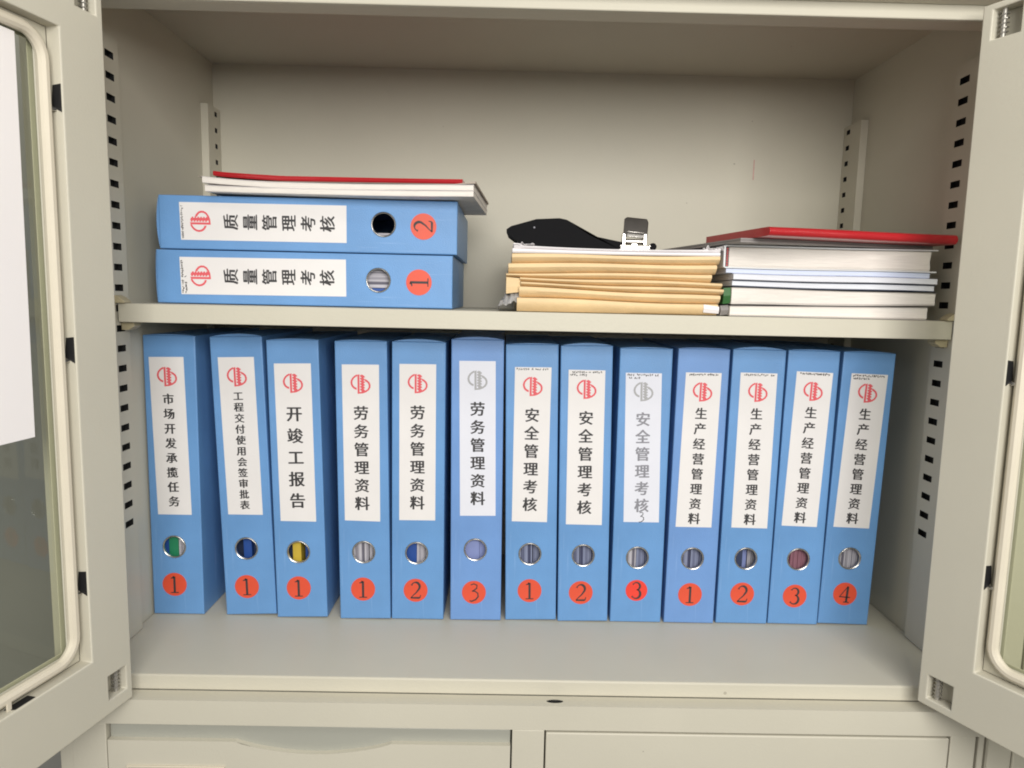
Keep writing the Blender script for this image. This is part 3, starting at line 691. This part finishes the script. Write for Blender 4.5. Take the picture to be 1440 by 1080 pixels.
# black and chrome tool on the white papers
tz = SH + .0676
tool = thing("office_tool", "black plastic desk tool with an upright chrome lever, on the white papers", "office tool", (.398, .125, tz))
prof = [(.0225, -.0005), (.1300, -.0005), (.1290, .0090), (.1100, .0125), (.0930, .0158), (.0800, .0235), (.0680, .0315), (.0600, .0330), (.0350, .0315), (.0080, .0235), (.0030, .0200), (.0055, .0140), (.0150, .0070)]
link("handle", prism(prof, 0, .040), BPLAST, tool, bevel=.002, seg=3)
link("rivet", cyl(.0010, .0010, .001, 10, 'y'), INKG, tool, loc=(.0330, -.0004, .0225))
boxes("base_clip", [(.1255, .1595, -.004, .030, .0000, .0018), (.1262, .1590, -.004, -.0028, .0018, .0052), (.1262, .1278, -.004, .028, .0018, .0062), (.1574, .1590, -.004, .028, .0018, .0062)], CHROME, tool, bevel=.0005)
link("hinge_coil", cyl(.0032, .0032, .020, 18, 'x'), CHROME, tool, loc=(.1425, .004, .0100), smooth=True)
boxes("hinge_lug", [(.1290, .1325, .001, .009, .0055, .0185), (.1520, .1555, .001, .009, .0055, .0185), (.1390, .1460, .002, .008, .0040, .0115)], CHROME, tool, bevel=.0006)
lv = [(-.0132, 0), (.0132, 0), (.0142, .020), (.0125, .0245), (-.0095, .0245), (-.0125, .022)]
o = link("lever", prism(lv, 0, .0022), GREYMETAL, tool, loc=(.1432, .003, .0150), rot=(-.45, .08, 0), bevel=.0009, seg=3)
boxes("lever_rib", [(-.0095, .0095, -.0012, .0001, -.0006, .0030), (-.0095, .0095, -.0012, .0001, .0050, .0064)], CHROME, o, bevel=.0004)
link("end_knob", cyl(.0040, .0040, .006, 16, 'y'), BPLAST, tool, loc=(.1628, .004, .0050), smooth=True, bevel=.0008)

# books right of the envelopes
def book(label, x0, x1, y, zb, zt, mt, cover=None, group="books stacked at the right end of the shelf", cat="book", wob=.0004, ph=0, under=None, name="book", depth=.25, nose=None):
    t = thing(name, label, cat, (PXX(x0), y, SH), group=group)
    W_ = PXX(x1) - PXX(x0)
    ct = .0005 if cover else 0
    m_ = block(W_, depth, lin(zb[0] + ct, zb[1] + ct, wob, ph), lin(zt[0] - ct, zt[1] - ct, wob * .8, ph + .4), nose or [(.0012, 0), (0, .12), (.0004, .5), (0, .9), (.0010, 1)], 30)
    link("page_block", m_, mt, t, smooth=True)
    if cover:
        link("cover", block(W_ + .001, depth + .001, lin(zb[0] + .0001, zb[1] + .0001, wob, ph), lin(zb[0] + .0005, zb[1] + .0005, wob, ph), None, 30), cover, t, loc=(0, -.0004, 0))
        link("cover", block(W_ + .001, depth + .001, lin(zt[0] - .0005, zt[1] - .0005, wob * .8, ph + .4), lin(zt[0] - .0001, zt[1] - .0001, wob * .8, ph + .4), None, 30), cover, t, loc=(0, -.0004, 0))
    return t
b1 = book("lowest white paperback in the right-hand stack with a dark cover edge", 1031, 1313.6, .0815, (.0002, .0002), (.0112, .0138), PAPER, GREYC, wob=0)
link("spine", block(.0085, .25, lambda u: .0006 + .0012 * u, lambda u: .0108 + .0008 * u, [(.004, 0), (.001, .5), (.004, 1)], 4), GREYC, b1, loc=(-.0088, .0010, 0))
b2 = book("white paperback with green spine, second from the bottom in the right-hand stack", 1031.6, 1322, .0800, (.0120, .0146), (.0298, .0280), PAPER, GREYC, ph=1)
link("spine", block(.0075, .25, lambda u: .0125 + .001 * u, lambda u: .0290 + .0006 * u, [(.003, 0), (.0008, .5), (.003, 1)], 4), GREEN, b2, loc=(-.0078, .0005, 0))
book("thin white booklet with black lower edge, under another thin booklet", 1032, 1320, .0812, (.0306, .0292), (.0370, .0362), PAPERC, ph=2, cover=F_NAVY)
book("thin white booklet just below the pale blue folder in the right-hand stack", 1032.8, 1323, .0800, (.0374, .0368), (.0438, .0430), PAPERC, ph=2.4)
PBLUE = mat("pale_blue_card", (.62, .68, .84), .55, var=.04, vscale=10)
book("pale blue folder lying under the thick hardcover book", 1023, 1313.6, .0830, (.0442, .0434), (.0494, .0490), PBLUE, ph=2.6, name="folder", cat="folder")
t = thing("hardcover_book", "thick white hardcover book with red dotted headband, below the grey and red folders", "book", (PXX(1020), .0810, SH), group="books stacked at the right end of the shelf")
W6 = PXX(1321) - PXX(1020)
HC = mat("white_hardcover", (.72, .73, .74), .4, var=.03)
link("page_block", block(PXX(1313) - PXX(1026), .24, lin(.0508, .0508, .0003, 2.6), lin(.0708, .0706, .0002, 1), [(.0015, 0), (.0002, .1), (.0014, .5), (0, .95), (.0014, 1)], 30), PAPER, t, loc=(.0046, .0022, 0), smooth=True)
link("cover", block(W6, .25, lin(.0494, .0491, .0003, 2.6), lin(.0506, .0504, .0003, 2.6), None, 30), HC, t)
link("cover", block(W6, .25, lin(.0712, .0710, .0002, 1), lin(.0728, .0722, .0002, 1), None, 30), HC, t)
link("spine", block(.0022, .25, lambda u: .0500, lambda u: .0722, None, 3), HC, t, loc=(-.0016, 0, 0), bevel=.0006)
bm = bmesh.new()
for k in range(8): bm_box(bm, .0016, .0030, .0008, .0022, .0518 + k * .0024, .0530 + k * .0024)
link("headband", tomesh(bm, "hb", False), INKR, t)
# grey folder and the red notebook, both turned on the stack
a12 = math.radians(11.5)
gf = thing("grey_folder", "thin grey folder turned askew between the hardcover book and the red folder", "folder", (.6310, .0500, SH + .0735), (0, .0, a12))
link("cover_board", block(.222, .245, lin(0, 0, .0002, 0), lin(.0018, .0018, .0002, 0), None, 12), GREYC, gf)
link("cover_board", block(.221, .2445, lin(.0022, .0022, .0002, 0), lin(.0040, .0040, .0002, 0), None, 12), GREYC, gf, loc=(.0006, .0008, 0))
rf = thing("red_folder", "glossy red folder lying askew on the right-hand stack, pointing out of the cabinet", "folder", (.6500, .0240, SH + .0780), (0, .004, a12))
rn = []
for k in range(9):
    t_ = -90 + 180 * k / 8; rn.append((.0038 - .0038 * math.cos(math.radians(t_)), .5 + .5 * math.sin(math.radians(t_))))
link("cover", block(.2100, .128, lin(0, 0, 0), lin(.0084, .0094, .0002, 0), rn, 24), RED, rf, smooth=True, bevel=.0007)

# booklets on top of the lying box files
bz = SH + .0008 + .0575 + .0560 + .0012
by = .1020
def wav(a, b, lift, ph):
    return lambda u: a + (b - a) * u + lift * max(0, 1 - u / .28) ** 1.6 + .0004 * math.sin(u * 7 + ph)
ya = -math.radians(3.2)
for (x0_, ww, zz0, zz1, lf0, lf1, lb, ph, dx) in (
    (.0870, .2800, .0002, .0058, .0015, .0020, "lower white booklet lying on the two stacked box files", 0, 0),
    (.0845, .2825, .0062, .0116, .0040, .0048, "upper white booklet under the thin red folder, left corner lifted", .5, 0)):
    t = thing("booklet", lb, "booklet", (x0_, by, bz), (0, 0, ya), group="white booklets on the stacked box files")
    link("page_block", block(ww, .165, wav(zz0, zz0, lf0, ph), wav(zz1 - .0004, zz1 - .0004, lf1, ph), [(.0006, 0), (0, .3), (.0003, .6), (0, .9), (.0005, 1)], 36), PAPER, t, smooth=True)
    link("cover", block(ww + .0006, .1655, wav(zz1 - .00035, zz1 - .00035, lf1, ph), wav(zz1, zz1, lf1, ph), None, 36), SHEET, t, loc=(0, -.0003, 0))
t = thing("thin_folder", "brownish grey sheet folder with a curled right corner under the red one", "folder", (.0800, by + .001, bz), (0, 0, ya))
link("cover", block(.2890, .166, lambda u: .0123 + .0042 * max(0, 1 - u / .25) ** 1.5 + .0012 * max(0, (u - .93) / .07), lambda u: .0128 + .0043 * max(0, 1 - u / .25) ** 1.5 + .0030 * max(0, (u - .93) / .07), None, 40), BROWNC, t)
t = thing("red_folder", "thin red folder on top of the white booklets above the lying box files", "folder", (.0955, by + .0005, bz), (0, 0, ya))
link("cover", block(.2600, .160, lambda u: .0180 - .0045 * min(1, u * 3.5) ** .7 - .0002 * u, lambda u: .0226 - .0042 * min(1, u * 3.5) ** .7 - .0006 * u + .0002 * math.sin(6 * u), [(.0012, 0), (.0002, .3), (0, .6), (.001, 1)], 30), RED, t, smooth=True)

# ------------------------------------------------------------------ neighbour cabinet, wall, floor
nb = thing("file_cabinet", "second cream cabinet standing close at the right, mostly behind the right door", "file cabinet", (0, 0, 0))
bx = .8795
boxes("side_panel", [(bx - .0005, bx + .001, -.017, D, -.9, 1.1)], PAINT, nb)
boxes("stile", [(bx, .9030, -.0185, .0, -.9, 1.1)], PAINT, nb, bevel=.001)
boxes("lower_door", [(.9046, 1.32, -.0185, -.004, -.9, -.0428)], PAINT, nb, bevel=.0014)
boxes("rail", [(.9032, 1.3213, -.0180, -.0, -.0415, -.0130)], PAINT, nb, bevel=.001)
boxes("door", [(.9046, 1.32, -.0200, -.004, -.0115, .63)], PAINT, nb, bevel=.0014)
boxes("rail", [(.9032, 1.3213, -.0180, -.0, .632, 1.1)], PAINT, nb, bevel=.001)
boxes("body_cavity", [(.9032, 1.40, .002, .01, -.9, 1.09)], CAVSHADE, nb, bevel=0)
boxes("stile", [(1.3215, 1.3600, -.0185, .0, -.9, 1.1)], PAINT, nb, bevel=.001)
def struct(name, bl, m):
    o = boxes(name, bl, m, None, bevel=0); o['kind'] = 'structure'; return o
struct("wall", [(-3, 4, .42, .45, -1.2, 2.2)], WALL)
struct("floor", [(-3, 4, -4, .42, -1.25, -1.2)], FLOOR)
